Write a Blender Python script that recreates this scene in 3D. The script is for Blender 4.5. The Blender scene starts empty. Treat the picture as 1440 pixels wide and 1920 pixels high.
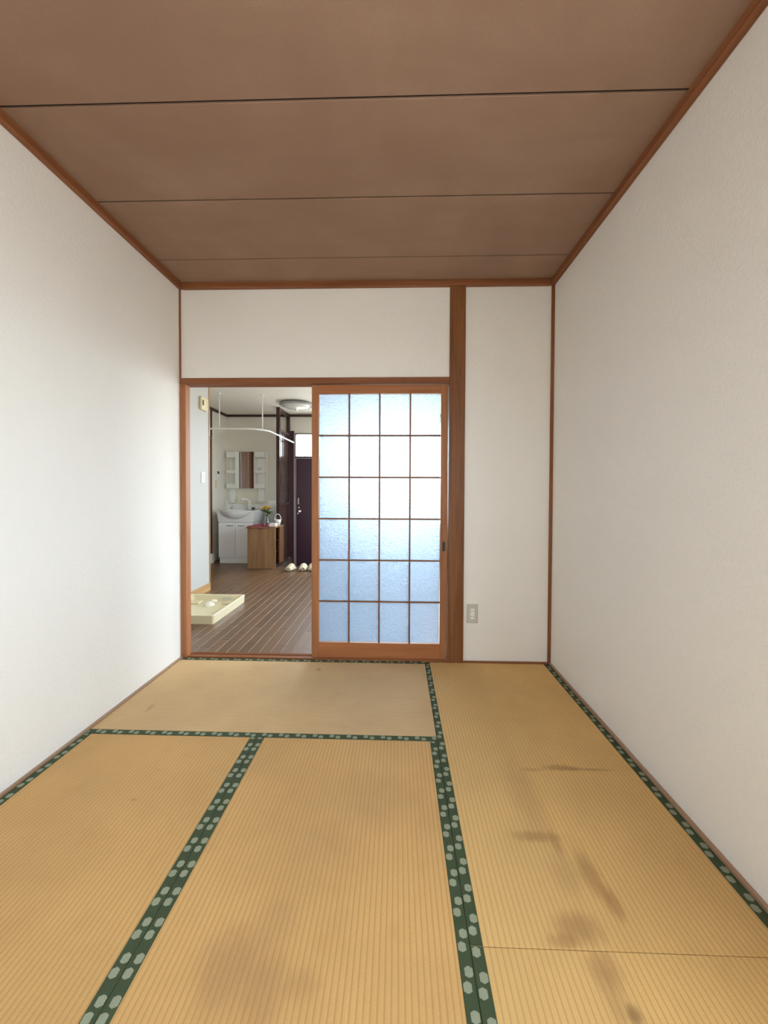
import bpy, bmesh, math, random
from mathutils import Vector, Matrix
random.seed(7)
S = bpy.context.scene
COL = S.collection
PI = math.pi

# ------------------------------------------------------------------ camera
def make_camera():
    F, yaw, pitch, roll = 721.85, .0289, .0185, .0042
    f = Vector((-math.sin(yaw)*math.cos(pitch), math.cos(yaw)*math.cos(pitch), -math.sin(pitch)))
    r = Vector((math.cos(yaw), math.sin(yaw), 0)); u = r.cross(f)
    c, s = math.cos(roll), math.sin(roll)
    R2, U2 = c*r + s*u, -s*r + c*u
    cd = bpy.data.cameras.new('camera'); co = bpy.data.objects.new('camera', cd); COL.objects.link(co)
    m = Matrix((R2, U2, -f)).transposed().to_4x4(); m.translation = (1.3947, -2.4355, 1.0767)
    co.matrix_world = m
    cd.sensor_fit = 'VERTICAL'; cd.sensor_height = 36; cd.lens = F/1920*36
    cd.shift_x = -(724.4-720)/1920; cd.shift_y = (935.9-960)/1920
    cd.clip_start = .02
    S.camera = co
make_camera()

# ------------------------------------------------------------------ world, light, exposure
SKY = (.79, .90, 1.0); SKY_STRENGTH = 10
GROUND = (.44, .43, .41)
w = bpy.data.worlds.new('world'); S.world = w; w.use_nodes = True
nt = w.node_tree; nt.nodes.clear()
out = nt.nodes.new('ShaderNodeOutputWorld'); bg = nt.nodes.new('ShaderNodeBackground')
tc = nt.nodes.new('ShaderNodeTexCoord'); sp = nt.nodes.new('ShaderNodeSeparateXYZ')
rp = nt.nodes.new('ShaderNodeValToRGB')
rp.color_ramp.elements[0].position = .47; rp.color_ramp.elements[0].color = (*GROUND, 1)
rp.color_ramp.elements[1].position = .53; rp.color_ramp.elements[1].color = (*SKY, 1)
mr = nt.nodes.new('ShaderNodeMapRange'); mr.inputs['From Min'].default_value = -1; mr.inputs['From Max'].default_value = 1
nt.links.new(tc.outputs['Generated'], sp.inputs[0]); nt.links.new(sp.outputs['Z'], mr.inputs['Value'])
nt.links.new(mr.outputs[0], rp.inputs[0]); nt.links.new(rp.outputs[0], bg.inputs[0])
bg.inputs[1].default_value = SKY_STRENGTH
nt.links.new(bg.outputs[0], out.inputs[0])

sun = bpy.data.lights.new('sun', 'SUN'); sun.energy = 9; sun.angle = .01; sun.color = (1, .95, .86)
so = bpy.data.objects.new('sun', sun); COL.objects.link(so)
so.rotation_euler = Vector((-.48, -.12, -.87)).to_track_quat('-Z', 'Y').to_euler()
S.view_settings.view_transform = 'Standard'; S.view_settings.look = 'None'
S.view_settings.gamma = 1; S.view_settings.use_curve_mapping = False
S.view_settings.exposure = 0.76
S.cycles.use_denoising = True
S.cycles.max_bounces = 14; S.cycles.diffuse_bounces = 8; S.cycles.glossy_bounces = 5
S.cycles.transmission_bounces = 10; S.cycles.transparent_max_bounces = 16
S.cycles.sample_clamp_indirect = 8

def portal(name, loc, rot, sx, sy):
    l = bpy.data.lights.new(name, 'AREA'); l.shape = 'RECTANGLE'; l.size = sx; l.size_y = sy
    l.cycles.is_portal = True
    o = bpy.data.objects.new(name, l); COL.objects.link(o); o.location = loc; o.rotation_euler = rot
# window openings (shared by the portals and the walls): kitchen window, entrance transom
RW = (.60, 1.25, 1.10, 1.92)   # x0 x1 z0 z1 in the rear wall at y = -3.1
KW = (.55, 2.30, .50, 2.27)     # in the wall at y = 3.85
EW = (-.30, .50, 1.655, 2.03)
RS = (-2.98, -1.84, .80, 2.10)  # y0 y1 z0 z1 in the right wall, behind the camera
SW = (.15, 1.45, .55, 2.05)       # y0 y1 z0 z1 in the kitchen's right wall at x = 2.62
portal('rear_portal', ((RW[0]+RW[1])/2, -3.24, (RW[2]+RW[3])/2), (PI/2, 0, 0), RW[1]-RW[0], RW[3]-RW[2])
portal('kitchen_portal', ((KW[0]+KW[1])/2, 4.0, (KW[2]+KW[3])/2), (-PI/2, 0, 0), KW[1]-KW[0], KW[3]-KW[2])
portal('right_portal', (2.50, (RS[0]+RS[1])/2, (RS[2]+RS[3])/2), (PI/2, 0, PI/2), RS[1]-RS[0], RS[3]-RS[2])
portal('side_portal', (2.74, (SW[0]+SW[1])/2, (SW[2]+SW[3])/2), (PI/2, 0, PI/2), SW[1]-SW[0], SW[3]-SW[2])
portal('entrance_portal', ((EW[0]+EW[1])/2, 4.0, (EW[2]+EW[3])/2), (-PI/2, 0, 0), EW[1]-EW[0], EW[3]-EW[2])

# ------------------------------------------------------------------ materials
class NT:
    def __init__(s, name):
        s.m = bpy.data.materials.new(name); s.m.use_nodes = True; s.t = s.m.node_tree; s.n = s.t.nodes
        s.b = s.n['Principled BSDF']; s.o = s.n['Material Output']
    def new(s, k, **kw):
        n = s.n.new('ShaderNode'+k)
        for a, v in kw.items(): setattr(n, a, v)
        return n
    def link(s, a, b): s.t.links.new(a, b)
    def val(s, sock, v):
        if hasattr(v, 'is_output'): s.link(v, sock)
        else: sock.default_value = v
    def math(s, op, a, b=0.0, c=None, clamp=False):
        n = s.new('Math', operation=op, use_clamp=clamp); s.val(n.inputs[0], a); s.val(n.inputs[1], b)
        if c is not None: s.val(n.inputs[2], c)
        return n.outputs[0]
    def mix(s, f, a, b, blend='MIX'):
        n = s.new('Mix', data_type='RGBA', blend_type=blend)
        s.val(n.inputs[0], f)
        for i, v in ((6, a), (7, b)):
            if hasattr(v, 'is_output'): s.link(v, n.inputs[i])
            else: n.inputs[i].default_value = (*v[:3], 1)
        return n.outputs[2]
    def coords(s, kind='Object'): return s.new('TexCoord').outputs[kind]
    def mapping(s, vec, scale=(1,1,1), loc=(0,0,0), rot=(0,0,0)):
        n = s.new('Mapping'); s.link(vec, n.inputs[0]); n.inputs[1].default_value = loc
        n.inputs[2].default_value = rot; n.inputs[3].default_value = scale; return n.outputs[0]
    def noise(s, vec, scale, detail=3, rough=.55, dist=0):
        n = s.new('TexNoise'); s.link(vec, n.inputs['Vector']); n.inputs['Scale'].default_value = scale
        n.inputs['Detail'].default_value = detail; n.inputs['Roughness'].default_value = rough
        n.inputs['Distortion'].default_value = dist; return n.outputs['Fac']
    def ramp(s, f, lo, hi, a=0., b=1., smooth=True):
        n = s.new('MapRange', interpolation_type='SMOOTHSTEP' if smooth else 'LINEAR'); s.val(n.inputs[0], f)
        n.inputs[1].default_value = lo; n.inputs[2].default_value = hi; n.inputs[3].default_value = a; n.inputs[4].default_value = b
        return n.outputs[0]
    def bump(s, h, strength, dist):
        n = s.new('Bump'); n.inputs['Strength'].default_value = strength; n.inputs['Distance'].default_value = dist
        s.link(h, n.inputs['Height']); s.link(n.outputs[0], s.b.inputs['Normal']); return n.outputs[0]
    def base(s, c):
        if hasattr(c, 'is_output'): s.link(c, s.b.inputs['Base Color'])
        else: s.b.inputs['Base Color'].default_value = (*c, 1)
    def set(s, rough=.5, metal=0, spec=.5):
        s.b.inputs['Roughness'].default_value = rough; s.b.inputs['Metallic'].default_value = metal
        s.b.inputs['Specular IOR Level'].default_value = spec

def plain(name, c, rough=.5, metal=0, spec=.5, var=.06, scale=8):
    n = NT(name); v = n.coords()
    f = n.noise(v, scale, 3)
    n.base(n.mix(f, tuple(x*(1-var) for x in c), tuple(min(1, x*(1+var)) for x in c))); n.set(rough, metal, spec)
    return n.m

def wallpaper(name, c, bump=.5):
    n = NT(name); v = n.coords()
    f1 = n.noise(v, 70, 4, .6, .9); f2 = n.noise(v, 2.2, 2)
    n.base(n.mix(f2, tuple(x*.975 for x in c), tuple(min(1, x*1.02) for x in c)))
    n.set(.62, 0, .35); n.bump(f1, bump, .0035)
    return n.m

def wood(name, c1, c2, axis=0, rough=.45, sc=1.0, bump=.15, island=False, spec=.5, var=.35):
    n = NT(name); v = n.coords()
    s = [28*sc]*3; s[axis] = 1.3*sc
    mv = n.mapping(v, tuple(s))
    if island:
        oi = n.new('ObjectInfo'); cx = n.new('CombineXYZ'); r10 = n.math('MULTIPLY', oi.outputs['Random'], 60.)
        n.link(r10, cx.inputs[0]); n.link(r10, cx.inputs[1])
        ad = n.new('VectorMath', operation='ADD'); n.link(mv, ad.inputs[0]); n.link(cx.outputs[0], ad.inputs[1]); mv = ad.outputs[0]
    g = n.noise(mv, 1.0, 6, .62, .7)
    big = n.noise(n.mapping(v, tuple(x*.25 for x in s)), 1.0, 2)
    k = n.ramp(g, .33, .68)
    col = n.mix(k, c1, c2)
    col = n.mix(n.ramp(big, .35, .7, 0, var), col, tuple(x*.62 for x in c1))
    if island:
        col = n.mix(n.math('MULTIPLY', oi.outputs['Random'], .55), col, tuple(x*.55 for x in c1))
    n.base(col); n.set(rough, 0, spec); n.bump(g, bump, .002)
    return n.m

M = {}
M['wall'] = wallpaper('wallpaper_cream', (.815, .80, .765), .6)
M['kwall'] = wallpaper('wallpaper_kitchen', (.74, .71, .63))
M['stub'] = wallpaper('wallpaper_kitchen_dimmed', (.475, .465, .44), .35)  # kitchen paper darkened in colour to hold down strong window light on it
M['kceil'] = wallpaper('kitchen_ceiling_paper', (.80, .77, .70), .25)
M['trim_x'] = wood('red_wood_x', (.205, .070, .026), (.30, .118, .048), 0, .5, spec=.3)
M['trim_y'] = wood('red_wood_y', (.205, .070, .026), (.30, .118, .048), 1, .5, spec=.3)
M['trim_z'] = wood('red_wood_z', (.205, .070, .026), (.30, .118, .048), 2, .5, spec=.3)
M['pillar'] = wood('pillar_wood', (.165, .062, .022), (.265, .112, .042), 2, .48, spec=.28)
M['door_x'] = wood('door_wood_x', (.33, .120, .042), (.44, .175, .068), 0, .5, spec=.3)
M['door_z'] = wood('door_wood_z', (.30, .118, .046), (.41, .172, .072), 2, .5, spec=.3)
M['muntin_x'] = wood('muntin_wood_x', (.17, .070, .038), (.24, .105, .058), 0, .5, spec=.25)
M['muntin_z'] = wood('muntin_wood_z', (.17, .070, .038), (.24, .105, .058), 2, .5, spec=.25)
M['yose'] = wood('edge_wood', (.33, .19, .11), (.42, .26, .16), 1, .5)
M['dark_x'] = wood('dark_wood_x', (.030, .014, .010), (.055, .026, .018), 0, .32)
M['dark_y'] = wood('dark_wood_y', (.030, .014, .010), (.055, .026, .018), 1, .32)
M['dark_z'] = wood('dark_wood_z', (.040, .016, .013), (.065, .028, .021), 2, .24)
M['slat'] = wood('slat_wood', (.040, .016, .013), (.065, .028, .021), 2, .19)
M['plank'] = wood('plank_wood', (.160, .083, .040), (.195, .106, .054), 1, .36, .8, .1, True)
M['subfloor'] = plain('subfloor_board', (.07, .045, .03), .8)
M['roomfloor'] = plain('room_floor_board', (.50, .34, .17), .7)
M['base_oak'] = wood('baseboard_oak', (.42, .22, .07), (.55, .31, .11), 1, .4)
M['brown_door'] = wood('brown_door_wood', (.11, .04, .018), (.19, .075, .033), 2, .35)
M['cab_wood'] = wood('cabinet_walnut', (.19, .092, .036), (.31, .165, .072), 2, .45, .9)
M['white_lac'] = plain('white_lacquer', (.90, .90, .90), .28, var=.01)
M['ceramic'] = plain('white_ceramic', (.82, .83, .83), .14, var=.01)
M['ivory_pl'] = plain('ivory_plastic', (.66, .57, .36), .35, var=.02)
M['ivory_light'] = plain('pale_ivory_plastic', (.78, .74, .62), .35, var=.02)
M['white_pl'] = plain('white_plastic', (.80, .80, .77), .35, var=.01)
M['grey_pl'] = plain('grey_plastic', (.50, .50, .44), .4, var=.01)
M['black_pl'] = plain('black_plastic', (.012, .012, .014), .4)
M['chrome'] = plain('chrome', (.85, .85, .86), .16, 1.0, var=.01)
M['alu'] = plain('aluminium', (.62, .62, .63), .35, 1.0, var=.02)
M['purple'] = plain('aubergine_paint', (.050, .020, .034), .30, var=.08)
M['cream_paint'] = plain('cream_paint', (.62, .58, .52), .4, var=.02)
M['genkan'] = plain('entrance_tile', (.09, .075, .07), .5, var=.2, scale=30)
M['red_cloth'] = plain('red_cloth', (.24, .022, .05), .85, var=.2, scale=40)
M['felt'] = plain('beige_felt', (.62, .53, .38), .9, var=.08, scale=60)
M['sole'] = plain('dark_sole', (.03, .022, .02), .7)
M['pink'] = plain('pale_pink_paper', (.74, .60, .54), .6, var=.03)
M['leaf'] = plain('leaf_green', (.07, .15, .06), .5, var=.3, scale=50)
M['yellow'] = plain('yellow_petal', (.80, .50, .06), .6, var=.2, scale=50)
M['steel_dark'] = plain('slot_and_rim_grey', (.25, .26, .26), .4)  # even grey of the vanity handles and the lamp's mount and rim

def ceiling_mat():
    n = NT('ceiling_board_paper'); v = n.coords()
    big = n.noise(v, 1.6, 4, .6, .4); mid = n.noise(n.mapping(v, (3, 14, 3)), 1.0, 4); fine = n.noise(v, 420, 2)
    c = n.mix(n.ramp(big, .3, .7), (.275, .168, .115), (.335, .220, .156))
    c = n.mix(n.ramp(mid, .3, .75, 0, .3), c, (.25, .15, .10))
    c = n.mix(n.ramp(fine, .35, .7, 0, .22), c, (.16, .10, .07))
    n.base(c); n.set(.75, 0, .25); n.bump(fine, .15, .001)
    return n.m
M['ceil'] = ceiling_mat()
M['seam'] = plain('seam_backing_board', (.035, .022, .017), .9)  # dark backing board that shows in the open ceiling joints

def mirror_mat():
    n = NT('mirror_glass'); n.base((.86, .88, .87)); n.set(.02, 1.0); return n.m
M['mirror'] = mirror_mat()

def clear_glass(name='clear_glass'):
    n = NT(name); n.t.nodes.remove(n.b)
    tr = n.new('BsdfTransparent'); tr.inputs[0].default_value = (.96, .98, .98, 1)
    gl = n.new('BsdfGlossy'); gl.inputs['Roughness'].default_value = .02
    mx = n.new('MixShader'); mx.inputs[0].default_value = .05; n.link(tr.outputs[0], mx.inputs[1]); n.link(gl.outputs[0], mx.inputs[2])
    n.link(mx.outputs[0], n.o.inputs[0]); return n.m
M['glass'] = clear_glass()

def vase_glass():
    n = NT('vase_glass'); n.base((.9, .93, .93)); n.set(.05); n.b.inputs['Transmission Weight'].default_value = 1
    n.b.inputs['IOR'].default_value = 1.4; return n.m
M['vase'] = vase_glass()

def figured_glass():
    n = NT('figured_glass'); n.t.nodes.remove(n.b); v = n.coords()
    vo = n.new('TexVoronoi', feature='SMOOTH_F1'); n.link(n.mapping(v, (70, 70, 110)), vo.inputs['Vector']); vo.inputs['Scale'].default_value = 1
    no = n.noise(v, 160, 3, .6, 1.2)
    h = n.math('ADD', vo.outputs['Distance'], no)
    bp = n.new('Bump'); bp.inputs['Strength'].default_value = 1.0; bp.inputs['Distance'].default_value = .006; n.link(h, bp.inputs['Height'])
    rf = n.new('BsdfRefraction'); rf.inputs['Roughness'].default_value = .17; rf.inputs['IOR'].default_value = 1.25
    rf.inputs['Color'].default_value = (.90, .96, 1, 1); n.link(bp.outputs[0], rf.inputs['Normal'])
    tl = n.new('BsdfTranslucent'); tl.inputs['Color'].default_value = (.43, .57, .76, 1); n.link(bp.outputs[0], tl.inputs['Normal'])
    gl = n.new('BsdfGlossy'); gl.inputs['Roughness'].default_value = .25; n.link(bp.outputs[0], gl.inputs['Normal'])
    m1 = n.new('MixShader'); m1.inputs[0].default_value = .42; n.link(rf.outputs[0], m1.inputs[1]); n.link(tl.outputs[0], m1.inputs[2])
    m2 = n.new('MixShader'); m2.inputs[0].default_value = .07; n.link(m1.outputs[0], m2.inputs[1]); n.link(gl.outputs[0], m2.inputs[2])
    n.link(m2.outputs[0], n.o.inputs[0]); return n.m
M['figured'] = figured_glass()

def tatami_mat(name, base, stains=(), band=None, pitch=.0145):
    """woven rush; ribs run along local X. stains: (cx, cy, rx, ry, strength, colour, jagged)"""
    n = NT(name); v = n.coords(); sp = n.new('SeparateXYZ'); n.link(v, sp.inputs[0])
    wob = n.noise(n.mapping(v, (6, 30, 1)), 1.0, 2)
    yy = n.math('ADD', sp.outputs['Y'], n.math('MULTIPLY', wob, .002))
    rib = n.math('SINE', n.math('MULTIPLY', yy, 2*PI/pitch))                 # -1..1
    groove = n.ramp(rib, -1.0, -.35, 1, 0)
    weave = n.noise(n.mapping(v, (520, 90, 1)), 1.0, 2)
    big = n.noise(v, 2.4, 4, .6, .3)
    blot = n.noise(n.mapping(v, (5, 9, 1)), 1.0, 4, .6)
    c = n.mix(n.ramp(big, .3, .72), tuple(x*.90 for x in base), tuple(x*1.05 for x in base))
    c = n.mix(n.ramp(blot, .5, .8, 0, .30), c, (base[0]*.78, base[1]*.70, base[2]*.62))
    c = n.mix(n.ramp(weave, .3, .75, 0, .20), c, tuple(x*.66 for x in base))
    if band:                                                               # worn strip on one side of a wavering line
        y0, col, k = band
        d = n.math('ADD', sp.outputs['Y'], n.math('MULTIPLY', n.math('SUBTRACT', n.noise(v, 2.0, 2), .5), .12))
        c = n.mix(n.ramp(d, y0-.012, y0+.03, 0, k), c, col)
    for (cx, cy, rx, ry, k, col, jag) in stains:
        mp = n.new('Mapping', vector_type='POINT'); n.link(v, mp.inputs[0])
        mp.inputs[1].default_value = (-cx/rx, -cy/ry, 0); mp.inputs[3].default_value = (1/rx, 1/ry, 0)
        ln = n.new('VectorMath', operation='LENGTH'); n.link(mp.outputs[0], ln.inputs[0])
        nz = n.noise(n.mapping(v, (11, 80, 1), (cx*9, cy*7, 0)), 1.0, 4, .65)
        d = n.math('ADD', ln.outputs['Value'], n.math('MULTIPLY', n.math('SUBTRACT', nz, .5), jag))
        c = n.mix(n.ramp(d, .25, 1.2, k*.92, 0), c, col)
    c = n.mix(n.math('MULTIPLY', groove, .42), c, (base[0]*.52, base[1]*.46, base[2]*.40))
    n.base(c); n.set(.62, 0, .3)
    h = n.math('ADD', n.math('MULTIPLY', rib, .5), n.math('MULTIPLY', weave, .4))
    n.bump(h, .35, .0012)
    return n.m

def border_mat():
    """dark green cloth with pairs of pale six-sided flowers; u along local X, v (0..1) across from the mesh UV"""
    n = NT('green_border_cloth'); uv = n.new('UVMap'); sp = n.new('SeparateXYZ'); n.link(uv.outputs[0], sp.inputs[0])
    P = .075
    um = n.math('MODULO', n.math('ADD', sp.outputs['X'], 50*P), P)
    v = sp.outputs['Y']
    rag = n.math('MULTIPLY', n.math('SUBTRACT', n.noise(uv.outputs[0], 420, 2), .5), .30)
    def flower(u0, v0):
        a = n.math('ABSOLUTE', n.math('DIVIDE', n.math('SUBTRACT', um, u0), .0094))
        b = n.math('ABSOLUTE', n.math('DIVIDE', n.math('SUBTRACT', v, v0), .0098))
        d = n.math('MAXIMUM', n.math('ADD', n.math('MULTIPLY', a, .78), n.math('MULTIPLY', b, .42)), n.math('MAXIMUM', n.math('MULTIPLY', a, .85), b))
        return n.ramp(n.math('ADD', d, rag), .88, 1.02, 1, 0)
    m = n.math('MAXIMUM', flower(.019, .0186), flower(.0465, .0114))
    fine = n.noise(uv.outputs[0], 900, 2)
    g = n.mix(fine, (.036, .053, .024), (.055, .078, .036))
    f = n.mix(fine, (.20, .22, .145), (.33, .345, .25))
    n.base(n.mix(m, g, f)); n.set(.75, 0, .3); n.bump(fine, .3, .0006)
    return n.m
M['border'] = border_mat()

# ------------------------------------------------------------------ mesh helpers
class MB:
    def __init__(s): s.v = []; s.f = []; s.sm = []
    def box(s, x0, x1, y0, y1, z0, z1):
        b = len(s.v)
        s.v += [(x, y, z) for z in (z0, z1) for y in (y0, y1) for x in (x0, x1)]
        for q in ((0,2,3,1), (4,5,7,6), (0,1,5,4), (2,6,7,3), (0,4,6,2), (1,3,7,5)): s.f.append([b+i for i in q]); s.sm.append(False)
        return s
    def cbox(s, x0, x1, y0, y1, z0, z1, c):          # box with its eight corners and twelve edges chamfered
        bm = bmesh.new(); bmesh.ops.create_cube(bm, size=1)
        for v in bm.verts: v.co = Vector(((x0+x1)/2+v.co.x*(x1-x0), (y0+y1)/2+v.co.y*(y1-y0), (z0+z1)/2+v.co.z*(z1-z0)))
        bmesh.ops.bevel(bm, geom=bm.edges[:], offset=c, segments=1, affect='EDGES', profile=.5)
        b = len(s.v); bm.verts.index_update(); s.v += [tuple(v.co) for v in bm.verts]
        for f in bm.faces: s.f.append([b+v.index for v in f.verts]); s.sm.append(False)
        bm.free(); return s
    def prism(s, pts, axis, a0, a1):                 # 2-D outline pushed along an axis
        def mk(p, a): return (a, p[0], p[1]) if axis == 0 else (p[0], a, p[1]) if axis == 1 else (p[0], p[1], a)
        b = len(s.v); n = len(pts); s.v += [mk(p, a0) for p in pts]+[mk(p, a1) for p in pts]
        s.f += [list(range(b, b+n))[::-1], list(range(b+n, b+2*n))]; s.sm += [False]*2
        for i in range(n): j = (i+1) % n; s.f.append([b+i, b+j, b+n+j, b+n+i]); s.sm.append(False)
        return s
    def lathe(s, prof, c=(0,0,0), seg=24, axis=2):
        b = len(s.v); n = len(prof)
        for k in range(seg):
            a = 2*PI*k/seg
            for r, z in prof:
                p = (r*math.cos(a), r*math.sin(a), z)
                if axis == 1: p = (p[0], p[2], p[1])
                if axis == 0: p = (p[2], p[0], p[1])
                s.v.append((c[0]+p[0], c[1]+p[1], c[2]+p[2]))
        for k in range(seg):
            k2 = (k+1) % seg
            for i in range(n-1): s.f.append([b+k*n+i, b+k2*n+i, b+k2*n+i+1, b+k*n+i+1]); s.sm.append(True)
        return s
    def tube(s, path, r, seg=8):
        b = len(s.v); P = [Vector(p) for p in path]; n = len(P)
        for i, p in enumerate(P):
            t = (P[min(i+1, n-1)]-P[max(i-1, 0)]).normalized()
            a = t.orthogonal().normalized() if abs(t.z) > .95 else t.cross(Vector((0, 0, 1))).normalized(); c = t.cross(a)
            ri = r[i] if isinstance(r, (list, tuple)) else r
            for k in range(seg):
                q = p+ri*(math.cos(2*PI*k/seg)*a+math.sin(2*PI*k/seg)*c); s.v.append(tuple(q))
        for i in range(n-1):
            for k in range(seg):
                k2 = (k+1) % seg; s.f.append([b+i*seg+k, b+i*seg+k2, b+(i+1)*seg+k2, b+(i+1)*seg+k]); s.sm.append(True)
        s.f.append([b+k for k in range(seg)][::-1]); s.f.append([b+(n-1)*seg+k for k in range(seg)]); s.sm += [False]*2
        return s
    def grid(s, fn, nu, nv, smooth=True):
        b = len(s.v)
        for i in range(nu+1):
            for j in range(nv+1): s.v.append(tuple(fn(i/nu, j/nv)))
        for i in range(nu):
            for j in range(nv):
                a = b+i*(nv+1)+j; s.f.append([a, a+nv+1, a+nv+2, a+1]); s.sm.append(smooth)
        return s
    def mesh(s, name, mat):
        me = bpy.data.meshes.new(name); me.from_pydata(s.v, [], s.f)
        for p, q in zip(me.polygons, s.sm): p.use_smooth = q
        me.materials.append(mat if not isinstance(mat, str) else M[mat])
        bm = bmesh.new(); bm.from_mesh(me); bmesh.ops.recalc_face_normals(bm, faces=bm.faces); bm.to_mesh(me); bm.free()
        me.update(); return me
    def build(s, name, mat, parent=None):
        o = bpy.data.objects.new(name, s.mesh(name, mat)); COL.objects.link(o); o.parent = parent
        return o

def empty(name, loc=(0, 0, 0), rz=0):
    o = bpy.data.objects.new(name, None); COL.objects.link(o); o.location = loc; o.rotation_euler = (0, 0, rz); o.empty_display_size = .05
    return o
def tag(o, label, cat, group=None):
    o['label'] = label; o['category'] = cat
    if group: o['group'] = group
    return o
def struct(o, label=None):
    o['kind'] = 'structure'
    if label: o['label'] = label
    return o
def solid(o, t, offset=-1):
    m = o.modifiers.new('thickness', 'SOLIDIFY'); m.thickness = t; m.offset = offset; return o
def holed(mb, x0, x1, z0, z1, holes, y0, y1):        # wall slab in the x-z plane with rectangular openings
    xs = sorted({x0, x1, *[h[i] for h in holes for i in (0, 1)]}); zs = sorted({z0, z1, *[h[i] for h in holes for i in (2, 3)]})
    for a, b in zip(xs, xs[1:]):
        run = None
        for c, d in zip(zs, zs[1:]):
            mx, mz = (a+b)/2, (c+d)/2
            if any(h[0] < mx < h[1] and h[2] < mz < h[3] for h in holes) or not (x0 <= mx <= x1 and z0 <= mz <= z1):
                if run: mb.box(a, b, y0, y1, *run); run = None
            else: run = (run[0], d) if run else (c, d)
        if run: mb.box(a, b, y0, y1, *run)
    return mb

# ------------------------------------------------------------------ measures
W, L, HB, HC = 2.36, 3.10, 2.356, 2.392     # room width, length, underside of the cornice, ceiling
SB, SA, MY = 1.5715, .7865, .786            # tatami joints
KC, FY, KL, KR = 2.335, 3.85, -1.43, 2.62   # kitchen ceiling, far wall, left wall, right wall

# ------------------------------------------------------------------ the tatami room's shell
struct(MB().box(-.1, W+.1, -L-.15, 0, -.12, -.0505).build('floor', 'roomfloor'))
struct(MB().box(-.1, 0, -L-.15, 0, -.12, 2.5).build('wall_left', 'wall'))
wx = MB(); holed(wx, -L-.15, 0, -.12, 2.5, [RS], W, W+.1)
wx.v = [(y, x, z) for x, y, z in wx.v]
struct(wx.build('wall_right', 'wall'))
wb = MB(); holed(wb, KL-.1, KR+.1, -.2, 2.5, [(.0, 1.76, -.2, 1.775)], .004, .07)
struct(wb.build('wall_back', 'wall'))
struct(holed(MB(), -.1, W+.1, -.12, 2.5, [RW], -L-.15, -L).build('wall_rear', 'wall'))
# ceiling: backing with boards hung below it, dark open joints between them
ceil = struct(MB().box(-.1, W+.1, -L-.15, .1, HC+.008, HC+.1).build('ceiling', 'seam'))
ys = [.004, -.2535, -.6925, -1.127, -1.565, -2.003, -2.441, -2.879, -L]
for a, b in zip(ys, ys[1:]):
    g = .0048
    MB().cbox(0, W, b+g, a-g, HC, HC+.0085, .0015).build('ceiling_board', 'ceil', ceil)
# cornice, corner strips, pillar, head and floor-edge timbers
t = .026
struct(MB().cbox(0, t, -L, 0, HB, HC, .002).build('trim_1', 'trim_y'))
struct(MB().cbox(W-t, W, -L, 0, HB, HC, .002).build('trim_2', 'trim_y'))
struct(MB().cbox(t, W-t, -t, .004, HB, HC, .002).build('trim_3', 'trim_x'))
struct(MB().box(t, W-t, -L, -L+t, HB, HC).build('trim_4', 'trim_x'))
struct(MB().cbox(1.717, 1.814, -.010, .08, -.0505, HB, .002).build('trim_5', 'pillar'), 'brown square wooden post beside the sliding glass door')
struct(MB().cbox(.0, 1.717, -.006, .082, 1.761, 1.798, .002).build('trim_6', 'trim_x'), 'grooved wooden head beam above the doorway')
struct(MB().cbox(.0, .038, -.004, .052, 0, 1.761, .002).build('trim_7', 'door_z'), 'wooden door post against the left wall')
struct(MB().box(0, .008, -.006, .004, 1.798, HB).build('trim_8', 'trim_z'))
struct(MB().cbox(W-.017, W, -.012, .004, 0, HB, .0015).build('trim_9', 'trim_z'))
struct(MB().cbox(0, .012, -L, 0, -.0505, .010, .0015).build('baseboard_left', 'yose'))
struct(MB().cbox(W-.012, W, -L, -.012, -.0505, .012, .0015).build('baseboard_right', 'yose'))
struct(MB().box(1.814, W-.017, -.010, .004, -.0505, .009).build('baseboard_back', 'trim_x'))
sill = MB()
for a, b, z in ((-.002, .012, .010), (.012, .050, .004), (.050, .057, .009), (.057, .065, .004), (.065, .072, .008)): sill.box(.038, 1.717, a, b, -.0505, z)
struct(sill.build('trim_10', 'trim_x'), 'grooved wooden door sill')

# ------------------------------------------------------------------ the kitchen and entrance beyond
GX0, GX1, GY = -.335, .62, 2.99                    # entrance well
kf = MB().box(KL-.1, KR+.1, .072, GY, -.2, -.018).box(KL-.1, GX0, GY, FY, -.2, -.018).box(GX1, KR+.1, GY, FY, -.2, -.018)
kfloor = struct(kf.build('floor_kitchen', 'subfloor'))
struct(MB().box(GX0, GX1, GY, FY+.1, -.25, -.15).build('floor_entrance', 'genkan'))
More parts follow.
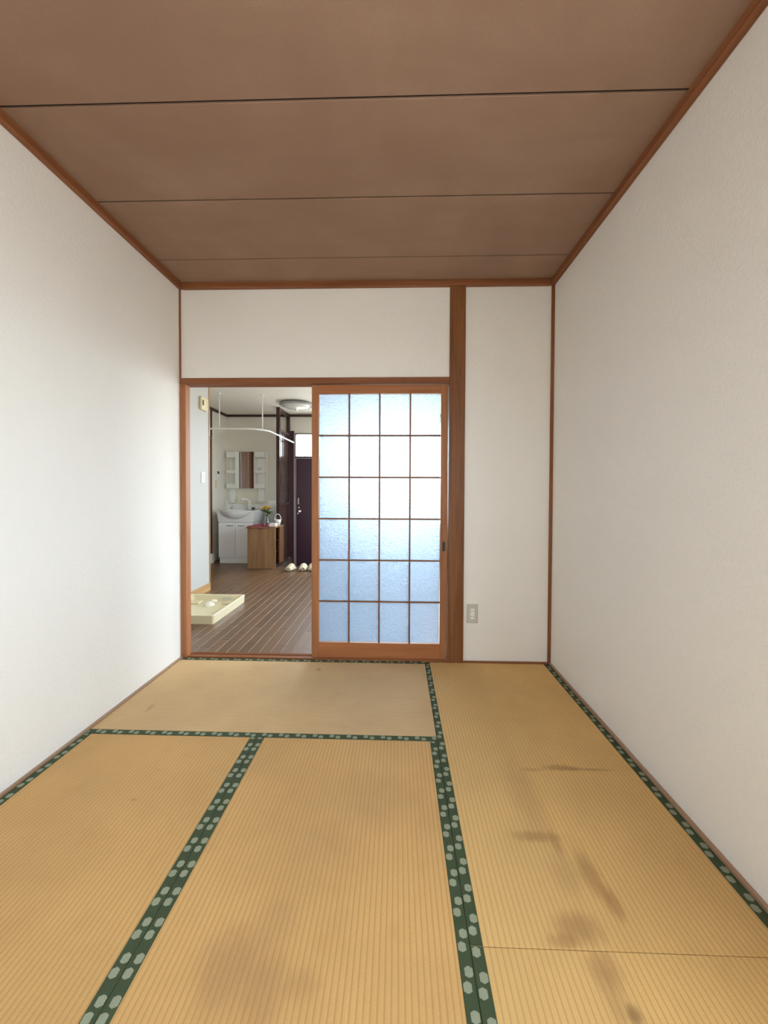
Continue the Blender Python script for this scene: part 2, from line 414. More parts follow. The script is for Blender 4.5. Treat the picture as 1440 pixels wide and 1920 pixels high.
# planks: about 73 mm wide, laid lengthways in staggered pieces; the ones seen through the doorway are singles
PW, PL = .0732, .46
def plank_mesh(l):
    c = .0009; me = MB(); h = PW/2-.0006; a = l/2-.0006
    me.box(-h, h, -a, a, -.018, -c)
    me.v[4:8] = [(-h, -a, -c), (h, -a, -c), (-h, a, -c), (h, a, -c)]
    me.f.pop(1); me.sm.pop(1)
    b = len(me.v); me.v += [(-h+c, -a+c, 0), (h-c, -a+c, 0), (-h+c, a-c, 0), (h-c, a-c, 0)]
    for q in ((b, b+1, b+3, b+2), (4, 5, b+1, b), (6, b+2, b+3, 7), (4, b, b+2, 6), (5, 7, b+3, b+1)): me.f.append(list(q)); me.sm.append(False)
    return me
pm = {}
stuff = MB()
col = 0; x = .474-PW*30
while x < KR:
    off = ((col*7) % 10)/10*PL; y = .073-off
    while y < FY:
        y0, y1 = max(y, .073), min(y+PL, FY); y += PL
        xc = x+PW/2
        if xc-PW/2 < KL or xc+PW/2 > KR: continue
        if GX0-PW/2 < xc < GX1+PW/2: y1 = min(y1, GY)
        if y1-y0 < .03: continue
        if xc < -.641-PW/2 and y1 < 1.67: continue
        l = round(y1-y0, 3); yc = (y0+y1)/2
        # seen through the open half of the doorway?
        def px(xx, yy): return .02+(xx-1.3947)/(yy+2.4355)
        seen = px(xc, yc) < -.18 and px(xc, yc) > -.56 and yc < 3.3
        if seen:
            if l not in pm: pm[l] = plank_mesh(l).mesh('plank', 'plank')
            o = bpy.data.objects.new('plank', pm[l]); COL.objects.link(o); o.parent = kfloor; o.location = (xc, yc, 0)
        else:
            stuff.box(xc-PW/2+.0006, xc+PW/2-.0006, y0+.0006, y1-.0006, -.018, 0)
    x += PW; col += 1
so = stuff.build('planking', 'plank', kfloor); so['kind'] = 'stuff'

struct(MB().box(KL-.1, KR+.1, .07, FY+.1, KC, KC+.1).build('ceiling_kitchen', 'kceil'))
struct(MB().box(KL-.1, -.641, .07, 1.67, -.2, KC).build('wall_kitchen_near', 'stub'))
DY0, DY1, DZ = 2.42, 3.335, 1.90
struct(MB().box(KL-.1, KL, 1.67, DY0, -.2, KC).box(KL-.1, KL, DY1, FY, -.2, KC).box(KL-.1, KL, DY0, DY1, DZ, KC).box(KL-.12, KL-.1, DY0, DY1, -.2, DZ).build('wall_kitchen_left', 'kwall'))
wk = MB(); holed(wk, .07, FY+.1, -.2, KC, [SW], KR, KR+.1)
wk.v = [(y, x, z) for x, y, z in wk.v]
struct(wk.build('wall_kitchen_right', 'wall'))
ED = (-.30, .50, -.15, 1.655)
EWH = (-.30, .50, EW[2], EW[3])
wf = MB(); holed(wf, KL-.1, KR+.1, -.25, KC, [KW, (-.30, .50, -.15, 2.03)], FY, FY+.1)
struct(wf.build('wall_kitchen_far', 'kwall'))
# dark cornice round the kitchen
struct(MB().box(KL+.03, KR, FY-.03, FY, KC-.035, KC).build('trim_11', 'dark_x'))
struct(MB().box(KL, KL+.03, 1.67, FY, KC-.035, KC).build('trim_12', 'dark_y'))
struct(MB().cbox(-.641, -.629, .07, 1.67, 0, .085, .002).build('baseboard_kitchen', 'base_oak'))
struct(MB().box(-.645, -.634, 1.665, 1.676, 0, KC).build('trim_13', 'base_oak'))
# brown sliding door and its posts in the left kitchen wall
d3 = struct(empty('door_3', (KL-.04, (DY0+DY1)/2, 0)), 'brown wooden sliding door past the white wall end')
hy = (DY1-DY0)/2
MB().box(-.012, .012, -hy+.04, hy-.04, 0, DZ-.04).build('door_leaf', 'brown_door', d3)
for y in (-hy, hy-.04): MB().box(-.03, .052, y, y+.04, 0, DZ).build('door_post', 'brown_door', d3)
MB().box(-.03, .052, -hy+.04, hy-.04, DZ-.04, DZ).build('door_head', 'brown_door', d3)
struct(MB().box(KL, KL+.014, DY1-.03, DY1, DZ, KC-.035).build('trim_14', 'dark_z'))

# kitchen window in the far wall
w2 = struct(empty('window_2', ((KW[0]+KW[1])/2, FY+.06, KW[2])), 'bright kitchen window behind the figured glass door')
ww, wh = KW[1]-KW[0], KW[3]-KW[2]
fr = MB()
for b in ((-ww/2, ww/2, 0, .03), (-ww/2, ww/2, wh-.03, wh), (-ww/2, -ww/2+.03, .03, wh-.03), (ww/2-.03, ww/2, .03, wh-.03)): fr.box(b[0], b[1], -.03, .03, b[2], b[3])
fr.build('window_frame', 'alu', w2)
for x0, x1, y in ((-ww/2+.03, .015, .012), (-.015, ww/2-.03, -.015)):
    sa = MB()
    for b in ((x0, x1, .03, .065), (x0, x1, wh-.065, wh-.03), (x0, x0+.03, .065, wh-.065), (x1-.03, x1, .065, wh-.065)): sa.box(b[0], b[1], y-.01, y+.01, b[2], b[3])
    s2 = sa.build('sash', 'alu', w2)
    MB().box(x0+.03, x1-.03, y-.002, y+.002, .065, wh-.065).build('window_pane', 'glass', s2)

def side_window(name, label, xw, O):
    w_ = struct(empty(name, (xw+.06, (O[0]+O[1])/2, O[2])), label)
    ww, wh = O[1]-O[0], O[3]-O[2]
    fr = MB()
    for b in ((-ww/2, ww/2, 0, .03), (-ww/2, ww/2, wh-.03, wh), (-ww/2, -ww/2+.03, .03, wh-.03), (ww/2-.03, ww/2, .03, wh-.03), (-.02, .02, .03, wh-.03)): fr.box(-.03, .03, b[0], b[1], b[2], b[3])
    fr.build('window_frame', 'alu', w_)
    for a, b in ((-ww/2+.03, -.02), (.02, ww/2-.03)): MB().box(-.002, .002, a, b, .03, wh-.03).build('window_pane', 'glass', w_)
side_window('window_3', 'kitchen side window', KR, SW)
w4 = struct(empty('window_4', ((RW[0]+RW[1])/2, -L-.07, RW[2])), 'small aluminium window in the rear wall')
ww, wh = RW[1]-RW[0], RW[3]-RW[2]
fr = MB()
for b in ((-ww/2, ww/2, 0, .03), (-ww/2, ww/2, wh-.03, wh), (-ww/2, -ww/2+.03, .03, wh-.03), (ww/2-.03, ww/2, .03, wh-.03), (-.015, .015, .03, wh-.03)): fr.box(b[0], b[1], -.03, .03, b[2], b[3])
fr.build('window_frame', 'alu', w4)
for a, b in ((-ww/2+.03, -.015), (.015, ww/2-.03)): MB().box(a, b, -.002, .002, .03, wh-.03).build('window_pane', 'glass', w4)
side_window('window_1', 'tall aluminium window in the right wall', W, RS)
# entrance door with a transom light above
d2 = struct(empty('door_2', (.10, FY+.05, -.15)), 'dark aubergine entrance door with a bright transom window')
fr = MB()
for b in ((-.40, -.376, 0, 2.18), (.376, .40, 0, 2.18), (-.376, .376, 2.165, 2.18), (-.376, .376, 1.775, 1.805)): fr.box(b[0], b[1], -.065, .04, b[2], b[3])
fr.build('door_frame', 'purple', d2)
MB().box(-.4655, -.400, -.062, -.0505, 0, 2.22).build('casing', 'purple', d2)
MB().box(-.402, -.394, -.068, -.064, 0, 2.18).build('draught_strip', 'cream_paint', d2)
MB().box(-.378, -.372, -.068, -.064, 0, 1.775).build('draught_strip', 'cream_paint', d2)
MB().cbox(-.374, .374, -.045, -.005, .005, 1.773, .003).build('door_leaf', 'purple', d2)
hd = MB().box(-.345, -.323, -.053, -.045, 1.02, 1.12).build('lock_plate', 'chrome', d2)
kn = MB().lathe([(0, -.105), (.018, -.103), (.024, -.09), (.018, -.075), (.010, -.068), (.010, -.052), (.026, -.05), (.026, -.044)], (-.315, 0, .90), 16, 1).build('door_knob', 'chrome', d2)
MB().lathe([(0, -.06), (.012, -.058), (.014, -.044)], (-.327, 0, .965), 12, 1).build('keyhole_cover', 'chrome', d2)
MB().lathe([(0, -.06), (.012, -.058), (.014, -.044)], (-.345, 0, .868), 12, 1).build('latch_button', 'chrome', d2)
MB().box(-.376, .376, -.012, -.008, 1.805, 2.165).build('transom_pane', 'glass', d2)

# slatted screen between the wash corner and the entrance
PX = -.392
scr = tag(empty('slatted_screen', (PX, 3.55, 0)), 'dark brown wooden screen with upright slats beside the entrance door', 'screen')
y0, y1 = 3.27-3.55, FY-3.55-.002
zb = -.018
MB().cbox(-.026, .026, y0, y0+.05, 0, KC, .002).build('post', 'dark_z', scr)
MB().cbox(-.026, .026, y1-.05, y1, 0, KC-.035, .002).build('post', 'dark_z', scr)
MB().box(-.024, .024, y0+.05, y1-.05, KC-.05, KC).build('head_beam', 'dark_y', scr)
MB().cbox(-.022, .022, y0+.05, y1-.05, 1.985, 2.02, .002).build('rail', 'dark_y', scr)
MB().cbox(-.022, .022, y0+.05, y1-.05, .86, .90, .002).build('rail', 'dark_y', scr)
MB().box(-.012, .012, y0+.05, y1-.05, 0, .86).build('lower_panel', 'dark_z', scr)
n = 6; gap = (y1-y0-.10)/n
sm = MB().cbox(-.005, .005, -.021, .021, .90, 1.985, .003).mesh('slat', 'slat')
for k in range(n):
    o = bpy.data.objects.new('slat', sm); COL.objects.link(o); o.parent = scr; o.location = (0, y0+.05+gap*(k+.5), 0)

# ------------------------------------------------------------------ tatami mats
def tatami(label, x0, x1, y0, y1, mat, ends=False):
    along_x = (x1-x0) > (y1-y0)
    ln, wd = (x1-x0, y1-y0) if along_x else (y1-y0, x1-x0)
    e = empty('tatami_mat', ((x0+x1)/2, (y0+y1)/2, -.05), 0 if along_x else PI/2)
    tag(e, label, 'tatami mat', 'tatami mats on the room floor')
    a, b, bw = ln/2-.001, wd/2-.0012, .030
    MB().cbox(-a, a, -b, b, 0, .050, .0006).build('woven_surface', mat, e)
    for s in (-1, 1):
        mb = MB(); nn = int(ln/.1)
        ya, yb = (b-bw, b+.0006) if s > 0 else (-b-.0006, -b+bw)
        mb.cbox(-a, a, ya, yb, .0490, .0514, .0007)
        o = mb.build('cloth_border', 'border', e)
        uvl = o.data.uv_layers.new(name='UVMap')
        for p in o.data.polygons:
            for li in p.loop_indices:
                co = o.data.vertices[o.data.loops[li].vertex_index].co
                uvl.data[li].uv = (co.x, (co.y-ya) if s > 0 else (co.y-ya))
    return e
B1, B2, RB = (.58, .342, .128), (.61, .362, .138), (.29, .145, .056)
DK = (.20, .10, .042)
# local frame: for a mat laid along y, local X = world y - centre, local Y = -(world x - centre)
def st(mx, my, wx, wy, r_len, r_wid, k, col=RB, jag=1.2): return (wy-my, -(wx-mx), r_len, r_wid, k, col, jag)
c2 = (1.959, -.7695)
M['tat_back'] = tatami_mat('tatami_back', (.63, .425, .215), [(.13, .26, .02, .03, .4, DK, .8), (-.62, -.18, .015, .04, .35, DK, 1.)])
M['tat_right'] = tatami_mat('tatami_right', (.70, .440, .168), [
    st(*c2, 2.04, -.925, .020, .085, .55, DK, 1.3), st(*c2, 2.14, -.930, .010, .12, .45, DK, 1.1), st(*c2, 1.92, -.938, .012, .05, .4, RB, 1.2),
    st(*c2, 1.83, -1.232, .024, .075, .5, DK, 1.4), st(*c2, 1.885, -1.25, .05, .02, .5, RB, 1.2),
    st(*c2, 1.945, -1.35, .085, .034, .62, RB, 1.1), st(*c2, 1.965, -1.425, .055, .024, .62, RB, 1.1), st(*c2, 1.87, -1.35, .07, .05, .25, RB, 1.4),
    st(*c2, 1.845, -1.485, .045, .070, .60, RB, 1.2), st(*c2, 1.80, -1.515, .02, .05, .45, RB, 1.4),
    st(*c2, 1.85, -1.05, .22, .07, .40, (.42, .24, .10), 1.0)], (.055, (.56, .36, .15), .35))
c3 = (1.959, -2.3185)
M['tat_right2'] = tatami_mat('tatami_right_front', (.70, .440, .168), [
    st(*c3, 1.865, -1.57, .045, .045, .45, RB, 1.3), st(*c3, 1.888, -1.648, .022, .018, .75, DK, .9), st(*c3, 1.86, -1.62, .07, .03, .35, RB, 1.3)], (.055, (.56, .36, .15), .25))
c5 = (1.179, -1.5585)
M['tat_mid'] = tatami_mat('tatami_middle', B2, [
    st(*c5, 1.02, -1.60, .11, .085, .62, (.36, .205, .085), .9), st(*c5, 1.11, -1.64, .10, .06, .55, (.36, .205, .085), .9),
    st(*c5, 1.10, -1.50, .07, .06, .35, (.40, .235, .10), 1.0), st(*c5, 1.19, -1.62, .035, .05, .4, (.36, .205, .085), 1.),
    st(*c5, 1.30, -1.10, .16, .14, .35, (.43, .26, .115), 1.), st(*c5, 1.16, -1.28, .10, .12, .25, (.43, .26, .115), 1.)])
M['tat_left'] = tatami_mat('tatami_left', B1, [(.42, -.08, .006, .012, .5, DK, .8)])
tatami('pale tatami mat laid crosswise in front of the doorway sill', .0125, SB, -MY, -.003, 'tat_back')
tatami('stained tatami mat reaching from the wooden post along the right wall', SB, W-.0125, -1.536, -.011, 'tat_right')
tatami('tatami mat along the right wall beyond the stained one, past the short joint', SB, W-.0125, -L+.001, -1.536, 'tat_right2')
tatami('clean yellowish tatami mat laid lengthwise along the left wall', .0125, SA, -2.33, -MY, 'tat_left')
tatami('tatami mat with a broad brown stain, laid lengthwise between two others', SA, SB, -2.33, -MY, 'tat_mid')

# ------------------------------------------------------------------ sliding glass door
DX0, DX1, DB, DT = .845, 1.7110, .0045, 1.757
d1 = struct(empty('door_1', (DX0, .031, DB)), 'wooden sliding door glazed with twenty-four figured glass panes')
dw, dh = DX1-DX0, DT-DB; SL, SR, RT, RBm = .045, .042, .054, .100
MB().cbox(0, SL, -.015, .015, 0, dh, .0015).build('stile', 'door_z', d1)
st2 = MB().cbox(dw-SR, dw, -.015, .015, 0, dh, .0015).build('stile', 'door_z', d1)
MB().cbox(SL, dw-SR, -.014, .014, dh-RT, dh, .001).build('top_rail', 'door_x', d1)
MB().cbox(SL, dw-SR, -.014, .014, 0, RBm, .001).build('bottom_rail', 'door_x', d1)
pl = MB().box(dw-SR+.012, dw-SR+.030, -.0158, -.0145, .697, .758).build('finger_pull', 'black_pl', st2)
gx0, gx1, gz0, gz1 = SL, dw-SR, RBm, dh-RT
cw, chh, mw = (gx1-gx0)/4, (gz1-gz0)/6, .0092
for k in range(1, 4): MB().cbox(gx0+cw*k-mw/2, gx0+cw*k+mw/2, -.011, .011, gz0, gz1, .001).build('muntin', 'muntin_z', d1)
for k in range(1, 6): MB().cbox(gx0, gx1, -.0105, .0105, gz0+chh*k-mw/2, gz0+chh*k+mw/2, .001).build('muntin', 'muntin_x', d1)
pane = MB().box(-cw/2+mw/2, cw/2-mw/2, -.0018, .0018, -chh/2+mw/2, chh/2-mw/2).mesh('glass_pane', 'figured')
for i in range(4):
    for j in range(6):
        o = bpy.data.objects.new('glass_pane', pane); COL.objects.link(o); o.parent = d1; o.location = (gx0+cw*(i+.5), 0, gz0+chh*(j+.5))

# ------------------------------------------------------------------ wall fittings
ou = tag(empty('wall_outlet', (1.871, .004, .31)), 'grey wall socket with a white double outlet beside the wooden post', 'wall socket')
MB().cbox(-.035, .035, -.007, 0, -.060, .060, .003).build('cover_plate', 'grey_pl', ou)
ins = MB().cbox(-.0135, .0135, -.0095, -.007, -.034, .034, .001).build('socket_insert', 'white_pl', ou)
for z in (-.017, .017):
    for x in (-.0063, .0063): MB().box(x-.0012, x+.0012, -.0100, -.0094, z-.0045, z+.0045).build('slot', 'black_pl', ins)
ch = tag(empty('door_chime', (-.641, 1.53, 1.983)), 'cream plastic door chime box high on the white kitchen wall', 'door chime')
MB().cbox(0, .028, -.062, .062, -.068, .068, .006).build('housing', 'ivory_pl', ch)
MB().cbox(.028, .031, -.048, -.022, -.02, .035, .001).build('button', 'black_pl', ch)
MB().cbox(.026, .034, .045, .062, -.06, .06, .002).build('edge_rib', 'ivory_light', ch)
sw = tag(empty('light_switch', (-.641, 1.533, 1.221)), 'ivory light switch plate halfway up the white kitchen wall', 'light switch')
MB().cbox(0, .008, -.034, .034, -.056, .056, .002).build('cover_plate', 'ivory_light', sw)
for z in (-.025, 0, .025): MB().cbox(.008, .0115, -.012, .012, z-.009, z+.009, .001).build('rocker', 'grey_pl', sw)
th = tag(empty('wall_controller', (KL, 3.53, 1.36)), 'small white wall controller with a black display near the wash corner', 'wall controller')
MB().cbox(0, .015, -.035, .035, -.075, .035, .002).build('housing', 'white_pl', th)
MB().box(.015, .0165, -.03, .03, -.012, .03).build('display', 'black_pl', th)
nt_ = tag(MB().cbox(KL, KL+.010, 3.45, 3.50, 1.13, 1.25, .002).build('switch_plate', 'ivory_pl'), 'ivory switch plate below the wall controller with the black display', 'light switch')
bx = tag(empty('white_box', (KL+.035, 3.255, 0)), 'small white box standing on the floor against the brown door', 'box')
MB().cbox(-.02, .02, -.045, .045, 0, .125, .003).build('body', 'white_pl', bx)
MB().cbox(-.021, .021, -.046, .046, .125, .14, .002).build('lid', 'ivory_light', bx)

# ------------------------------------------------------------------ washing machine tray
pan = tag(empty('washing_machine_tray', (-.355, .94, 0)), 'cream plastic washing machine tray on the plank floor', 'drip tray')
hx, hy, hz = .268, .325, .072
def ring(hx, hy, z, r, k=4):
    p = []
    for cx, cy, a0 in ((hx-r, hy-r, 0), (-hx+r, hy-r, 90), (-hx+r, -hy+r, 180), (hx-r, -hy+r, 270)):
        for i in range(k+1): a = math.radians(a0+90*i/k); p.append((cx+r*math.cos(a), cy+r*math.sin(a), z))
    return p
mb = MB(); rings = [ring(hx-.004, hy-.004, 0, .016), ring(hx, hy, hz-.003, .018), ring(hx-.003, hy-.003, hz, .017), ring(hx-.018, hy-.018, hz, .02), ring(hx-.024, hy-.024, hz-.006, .03), ring(hx-.040, hy-.040, .022, .04), ring(hx-.055, hy-.055, .017, .04)]
for r in rings: mb.v += r
nn = len(rings[0])
for i in range(len(rings)-1):
    for k in range(nn): k2 = (k+1) % nn; mb.f.append([i*nn+k, i*nn+k2, (i+1)*nn+k2, (i+1)*nn+k]); mb.sm.append(False)
mb.f.append([(len(rings)-1)*nn+k for k in range(nn)]); mb.sm.append(False)
mb.f.append([k for k in range(nn)][::-1]); mb.sm.append(False)
mb.build('tray_body', 'ivory_pl', pan)
dr = MB().lathe([(.05, .017), (.05, .026), (.035, .03), (.03, .05), (.012, .055), (0, .055)], (.0, .14, 0), 20).build('drain_trap', 'ivory_light', pan)
MB().tube([(.0, .14, .045), (.03, .15, .055), (.065, .16, .05)], .012, 10).build('drain_elbow', 'ivory_light', dr)
MB().box(.06, .14, hy-.0435, hy-.0375, .035, .052).build('name_plate', 'grey_pl', pan)
for sx, sy in ((-1, -1), (1, -1), (-1, 1), (1, 1)): MB().cbox(sx*.16-.05, sx*.16+.05, sy*.215-.05, sy*.215+.05, .016, .028, .006).build('foot_pad', 'ivory_pl', pan)

# ------------------------------------------------------------------ wash corner
VX = (-1.30, -.752)
van = tag(empty('washbasin_vanity', ((VX[0]+VX[1])/2, 3.25, 0)), 'white washbasin on a two-door cabinet in the wash corner', 'washbasin')
hw = (VX[1]-VX[0])/2; vb = FY-3.25-.012
MB().box(-hw+.018, hw-.018, .02, vb, .085, .612).build('cabinet_body', 'white_lac', van)
MB().box(-hw+.03, hw-.018, .008, vb, 0, .085).build('kick_panel', 'white_lac', van)
for s in (-1, 1):
    xa, xb = (-hw+.015, -.002) if s < 0 else (.002, hw-.015)
    dd = MB().cbox(xa, xb, 0, .019, .088, .608, .003).build('door', 'white_lac', van)
    hx_ = xb-.135 if s < 0 else xa+.03
    MB().box(hx_, hx_+.105, -.006, .001, .556, .568).build('handle', 'steel_dark', dd)
# basin: tapered apron, crescent bulge in front, hollow bowl on top
bz0, bz1 = .618, .79
mb = MB()
def bowl(u, v):
    x = -hw-.012+(2*hw+.024)*u; y = .0+vb*v
    d = ((u-.5)/.43)**2+((v-.46)/.40)**2
    z = bz1-.115*max(0, 1-d)**.55 if d < 1 else bz1
    return (x, y, z)
mb.grid(bowl, 40, 28)
a, b_ = hw+.012, hw-.008
b0 = len(mb.v); mb.v += [(-a, 0, bz1), (a, 0, bz1), (a, vb, bz1), (-a, vb, bz1), (-b_, .012, bz0), (b_, .012, bz0), (b_, vb, bz0), (-b_, vb, bz0)]
for q in ((0, 1, 5, 4), (1, 2, 6, 5), (2, 3, 7, 6), (3, 0, 4, 7), (4, 5, 6, 7)): mb.f.append([b0+i for i in q]); mb.sm.append(False)
bas = mb.build('basin', 'ceramic', van)
def bulge(u, v):
    t = 2*u-1; d = .125*(1-t*t)
    z = bz1-.004-d*v; return (t*(a-.03), .010*(v)*d/.125-.075*(1-t*t)*math.sqrt(max(0, 1-v*v))-.001, z)
mb = MB().grid(bulge, 28, 10)
mb.grid(lambda u, v: (lambda p: (p[0], p[1]*(1-v), p[2]))(bulge(u, 0)), 28, 2)
mb.build('bowl_front', 'ceramic', bas)
MB().cbox(-a, a, vb-.035, vb, bz1, bz1+.05, .004).build('back_ledge', 'ceramic', bas)
fa = MB().lathe([(0, .15), (.016, .15), (.02, .145), (.02, .02), (.028, .015), (.03, 0)], (.02, vb-.10, bz1-.002), 16).build('faucet', 'white_pl', van)
MB().tube([(.02, vb-.1, bz1+.13), (-.01, vb-.14, bz1+.16), (-.05, vb-.19, bz1+.165), (-.07, vb-.21, bz1+.15)], [.014, .014, .018, .02], 10).build('spray_head', 'white_pl', fa)
MB().lathe([(0, .03), (.022, .03), (.024, .0)], (.085, vb-.10, bz1-.001), 14).build('drain_plug', 'black_pl', van)
cup = tag(MB().lathe([(.0, .0), (.026, 0), (.032, .07), (.029, .07), (.024, .006), (0, .006)], (-.875, FY-.115, bz1+.0005), 18).build('cup', 'white_pl'), 'small white cup on the back edge of the washbasin', 'cup')

mir = tag(empty('mirror_unit', (-1.062, FY, .87)), 'white wall mirror unit with side shelves above the washbasin', 'mirror cabinet')
ux = .328
MB().cbox(-ux, ux, -.02, 0, 0, .86, .004).build('back_panel', 'ivory_light', mir)
body = MB().cbox(-.175, .135, -.11, -.02, .25, .855, .004).build('mirror_box', 'white_pl', mir)
for xa, xb, an in ((-.172, -.078, .10), (-.074, .04, 0), (.044, .132, 0)):
    mp_ = MB().box(0, xb-xa, -.0045, 0, .256, .85).build('mirror_panel', 'mirror', body); mp_.location = (xa, -.110-math.sin(an)*0.0, 0); mp_.rotation_euler = (0, 0, -an)
for xa, xb in ((-ux+.008, -.18), (.14, ux-.02)):
    cx = (xa+xb)/2
    MB().cbox(xa, xb, -.12, -.02, .755, .852, .006).build('lamp_box', 'white_pl', mir)
    for z, h in ((.50, .05), (.255, .075)):
        s_ = MB().cbox(xa, xb, -.11, -.02, z, z+.012, .003).build('shelf', 'white_pl', mir)
        MB().cbox(xa, xb, -.11, -.102, z+.012, z+h, .002).build('shelf_lip', 'white_pl', s_)
    MB().lathe([(0, 0), (.05, 0), (.055, .02), (.05, .022), (0, .012)], (cx, -.078, .03), 18).build('cup_holder', 'white_pl', mir)
    MB().cbox(xa+.025, xb-.025, -.032, -.02, .05, .75, .008).build('shelf_back', 'white_pl', mir)
tag(MB().lathe([(0, 0), (.022, 0), (.028, .085), (.0265, .085), (.021, .004), (0, .004)], (-1.062+.2, FY-.065, .87+.5125), 18).build('tumbler', 'glass'), 'clear tumbler on the right-hand shelf of the mirror unit', 'tumbler')
struct(MB().box(KL, PX-.026, FY-.008, FY, 0, .93).build('trim_15', 'white_lac'), 'pale splash board behind the washbasin')

# ------------------------------------------------------------------ shoe cabinet and the things on it
CX0, CX1, CY0, CY1, CZ = -.695, -.300, 2.86, 3.245, .585
sc_ = tag(empty('shoe_cabinet', ((CX0+CX1)/2, CY0, 0)), 'low walnut shoe cabinet with an open side in front of the slatted screen', 'shoe cabinet')
cw2, cd_ = (CX1-CX0)/2, CY1-CY0
MB().cbox(-cw2, cw2, 0, .02, .0, CZ-.016, .002).build('side_panel', 'cab_wood', sc_)
MB().box(-cw2, cw2, cd_-.018, cd_, 0, CZ-.016).build('side_panel', 'cab_wood', sc_)
MB().box(-cw2, -cw2+.008, .02, cd_-.018, 0, CZ-.016).build('back_panel', 'cab_wood', sc_)
MB().cbox(-cw2-.006, cw2+.006, -.006, cd_, CZ-.016, CZ, .002).build('top_board', 'cab_wood', sc_)
MB().box(-cw2+.008, cw2-.004, .02, cd_-.018, .0, .045).build('plinth', 'dark_y', sc_)
for z in (.21, .38): MB().box(-cw2+.008, cw2-.03, .02, cd_-.018, z, z+.012).build('shelf', 'dark_y', sc_)
MB().box(cw2-.016, cw2, .20, cd_-.018, .045, CZ-.016).build('door', 'brown_door', sc_)
# a white shoe on the shelf
mb = MB()
def shoe(u, v):
    a = PI*v; x = .22*(u-.5); wv = .042*math.sqrt(max(.02, math.sin(PI*min(.97, max(.03, u*.94+.03)))))
    h = (.085-.04*u)*(1 if .03 < u < .97 else .3); return (-.41+x*.7, 2.955-wv*math.cos(a), .2225+h*math.sin(a))
mb.grid(shoe, 14, 10); mb.grid(lambda u, v: (lambda p, q: tuple(p[i]+(q[i]-p[i])*v for i in range(3)))(shoe(u, 0), shoe(u, 1)), 14, 1, False)
tag(mb.build('shoe', 'white_pl'), 'white shoe on a shelf inside the shoe cabinet', 'shoe')
# red cloth thrown over the top
mb = MB()
def cloth(u, v):
    x = CX0-.03+(.322)*u; y = CY0-.014+.33*v
    z = CZ+.003+.004*math.sin(9*u+4*v)**2+.018*math.exp(-((u-.45)/.25)**2-((v-.85)/.2)**2)
    if v < .05: z -= .020+.012*math.sin(7*u)**2; y -= .003
    if u < .08: z = CZ+.003-.022*(1-v)
    return (x, y, z)
mb.grid(cloth, 36, 30)
tag(solid(mb.build('cloth', 'red_cloth'), .002, 1), 'wine red cloth spread over the top of the shoe cabinet', 'cloth')
VC = (-.462, 2.975, CZ+.0105)
tag(MB().lathe([(0, 0), (.030, 0), (.034, .006), (.036, .04), (.028, .075), (.017, .105), (.015, .13), (.022, .15), (.019, .15), (.012, .13), (.014, .105), (.025, .074), (.032, .04), (.03, .01), (0, .008)], VC, 24).build('vase', 'vase'), 'small clear glass vase on the red cloth', 'vase')
bq = tag(empty('flower_bouquet', (VC[0], VC[1], VC[2]+.012)), 'yellow flowers with green leaves standing in the glass vase', 'flowers')
random.seed(3)
for k in range(6):
    a = k*2.4; r = .004+.004*(k % 2)
    MB().tube([(r*math.cos(a)*.7, r*math.sin(a)*.7, 0), (r*math.cos(a), r*math.sin(a), .11), (3.2*r*math.cos(a), 3.2*r*math.sin(a), .17), (7*r*math.cos(a), 7*r*math.sin(a), .225)], .0022, 6).build('stem', 'leaf', bq)
def bloom_mesh(R):
    mb = MB()
    for ringi, (np_, ln, tilt) in enumerate(((9, 1.0, .35), (8, .8, .75), (6, .55, 1.15))):
        for k in range(np_):
            a = 2*PI*k/np_+ringi*.3; ca, sa = math.cos(a), math.sin(a); ct, st_ = math.cos(tilt), math.sin(tilt)
            def petal(u, v, ca=ca, sa=sa, ct=ct, st_=st_, ln=ln):
                r = R*ln*u; wdt = R*.42*math.sin(PI*min(1, .12+.85*u))*(v-.5)*2; z = r*st_+.15*R*u*u
                return (ca*r*ct-sa*wdt, sa*r*ct+ca*wdt, z)
            mb.grid(petal, 4, 2)
    return mb
bmesh_ = bloom_mesh(.036).mesh('bloom', 'yellow')
for (x, y, z, rx, ry) in ((-.03, -.02, .228, .3, -.4), (.012, -.032, .235, .5, .1), (.042, -.008, .226, .2, .5), (-.006, .015, .25, -.1, 0), (-.05, .012, .216, 0, -.6)):
    o = bpy.data.objects.new('bloom', bmesh_); COL.objects.link(o); o.parent = bq; o.location = (x, y, z); o.rotation_euler = (rx, ry, random.random()*3)
def leaf_mesh():
    return MB().grid(lambda u, v: (.095*u, .022*math.sin(PI*min(1, .04+.95*u))*(v-.5)*2, -.25*.095*u*u+.006*abs(v-.5)), 8, 4)
lm = leaf_mesh().mesh('leaf', 'leaf')
for k in range(16):
    a = k*2.399; o = bpy.data.objects.new('leaf', lm); COL.objects.link(o); o.parent = bq
    o.location = (.006*math.cos(a), .006*math.sin(a), .150+.05*((k*5) % 8)/8); o.rotation_euler = (random.uniform(-.5, .5), -random.uniform(.1, .8), a)
pk = tag(empty('tissue_pack', (-.346, 2.905, CZ+.0005)), 'pale pink paper pack lying on the corner of the shoe cabinet', 'tissue pack')
MB().cbox(-.05, .048, -.035, .05, 0, .048, .008).build('body', 'pink', pk)
MB().box(-.03, .03, -.012, .02, .048, .0495).build('flap', 'white_pl', pk)
bk = tag(empty('white_basket', (-.344, 3.11, CZ+.0005)), 'small white basket with an arched handle behind the pale pink pack', 'basket')
MB().lathe([(0, 0), (.03, 0), (.045, .06), (.05, .085), (.046, .085), (.04, .06), (.027, .006), (0, .006)], (0, 0, 0), 18).build('bowl', 'white_pl', bk)
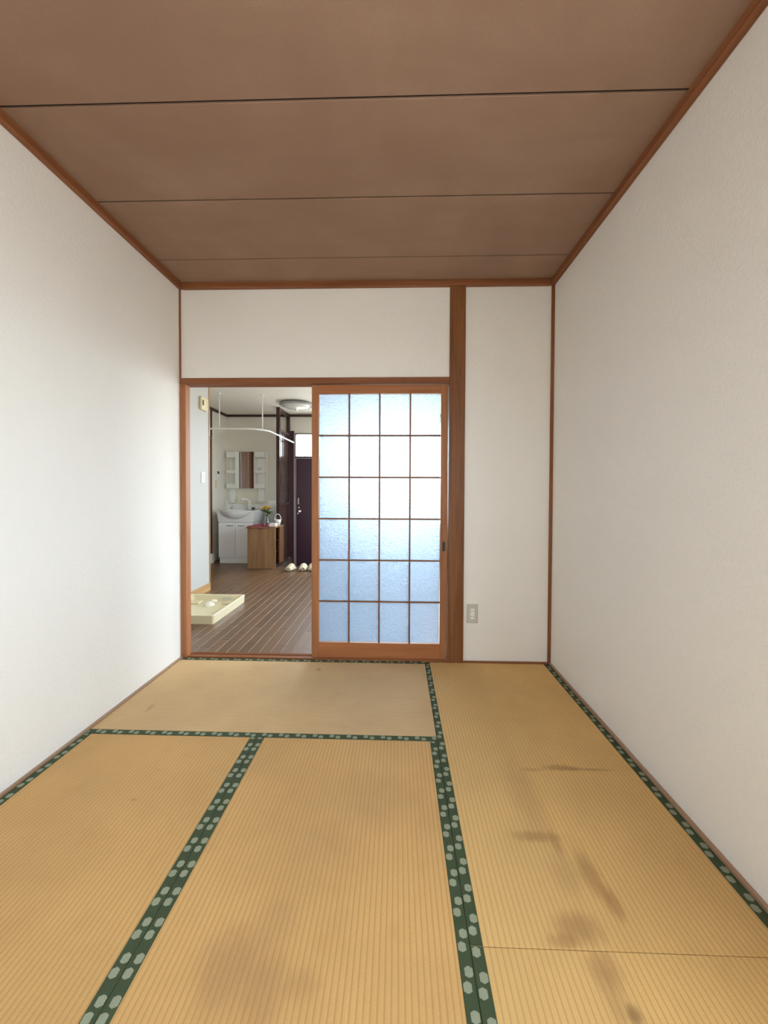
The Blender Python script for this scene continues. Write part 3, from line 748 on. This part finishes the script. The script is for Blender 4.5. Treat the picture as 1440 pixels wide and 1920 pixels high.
MB().tube([(.047*math.cos(PI*i/12), 0, .08+.085*math.sin(PI*i/12)) for i in range(13)], .005, 8).build('handle', 'white_pl', bk)

# ------------------------------------------------------------------ slippers on the edge of the floor
def slipper(x, y, rz, label):
    e = tag(empty('slipper', (x, y, 0), rz), label, 'slipper', 'slippers at the entrance step')
    out_ = [(.045*(1+.12*math.sin(a*1.0))*math.cos(a), .125*math.sin(a)) for a in [2*PI*k/24 for k in range(24)]]
    MB().prism(out_, 2, 0, .012).build('sole', 'sole', e)
    MB().prism([(p[0]*.97, p[1]*.98) for p in out_], 2, .012, .022).build('insole', 'felt', e)
    def up(u, v):
        yy = -.112+.125*u; wv = .0475*math.sqrt(max(.1, 1-(yy/.150)**2))*1.08; h = .042+.033*u; a = PI*v
        return (wv*math.cos(a), yy, .010+h*math.sin(a)**.8)
    solid(MB().grid(up, 10, 14).build('upper', 'felt', e), .006, 1)
slipper(-.060, 2.80, -.18, 'beige felt slipper nearest the shoe cabinet')
slipper(.105, 2.82, .05, 'beige felt slipper in the middle of the three')
slipper(.225, 2.83, .12, 'beige felt slipper farthest from the shoe cabinet')

# ------------------------------------------------------------------ hanging curtain rail
rl = tag(empty('curtain_rail', (-.9, 2.46, 1.88)), 'white curved curtain rail hung from the kitchen ceiling', 'curtain rail')
pts = [(KL, 2.46), (-1.0, 2.46), (-.62, 2.46)]
R_ = .26; cxr, cyr = -.57, 2.46+R_
pts += [(cxr+R_*math.sin(a), cyr-R_*math.cos(a)) for a in [PI/2*i/10 for i in range(1, 11)]]
pts += [(-.309, 3.1), (-.309, FY)]
MB().tube([(p[0]+.9, p[1]-2.46, 0) for p in pts], .0115, 10).build('rail', 'white_pl', rl)
for xx, yy in ((-.895, 2.46), (-.372, 2.56)):
    h = MB().tube([(xx+.9, yy-2.46, .005), (xx+.9, yy-2.46, KC-1.88)], .007, 8).build('hanger', 'white_pl', rl)
    MB().lathe([(.0, -.014), (.022, -.012), (.024, 0)], (xx+.9, yy-2.46, KC-1.88), 14).build('ceiling_cap', 'white_pl', h)

# ------------------------------------------------------------------ ceiling lamp by the entrance
lp = tag(empty('ceiling_lamp', (-.05, 3.02, KC)), 'round unlit glass ceiling lamp by the entrance', 'ceiling lamp')
MB().lathe([(0, 0), (.16, 0), (.165, -.02), (0, -.02)], (0, 0, 0), 32).build('mount', 'steel_dark', lp)
MB().lathe([(.205, -.012), (.228, -.016), (.234, -.028), (.226, -.040), (.205, -.044), (.200, -.03), (.205, -.012)], (0, 0, 0), 40).build('rim', 'steel_dark', lp)
def lampglass():
    n = NT('frosted_lamp_glass'); v = n.coords(); f = n.noise(v, 45, 3, .6, 1.5)
    n.base(n.mix(f, (.55, .56, .52), (.78, .78, .74))); n.set(.18); n.bump(f, .6, .004); return n.m
M['lampglass'] = lampglass()
MB().lathe([(.205, -.030), (.19, -.052), (.15, -.070), (.09, -.082), (.03, -.086), (0, -.086)], (0, 0, 0), 40).build('glass_bowl', 'lampglass', lp)
MB().lathe([(.02, -.085), (.022, -.094), (.01, -.104), (0, -.105)], (0, 0, 0), 14).build('finial', 'chrome', lp)
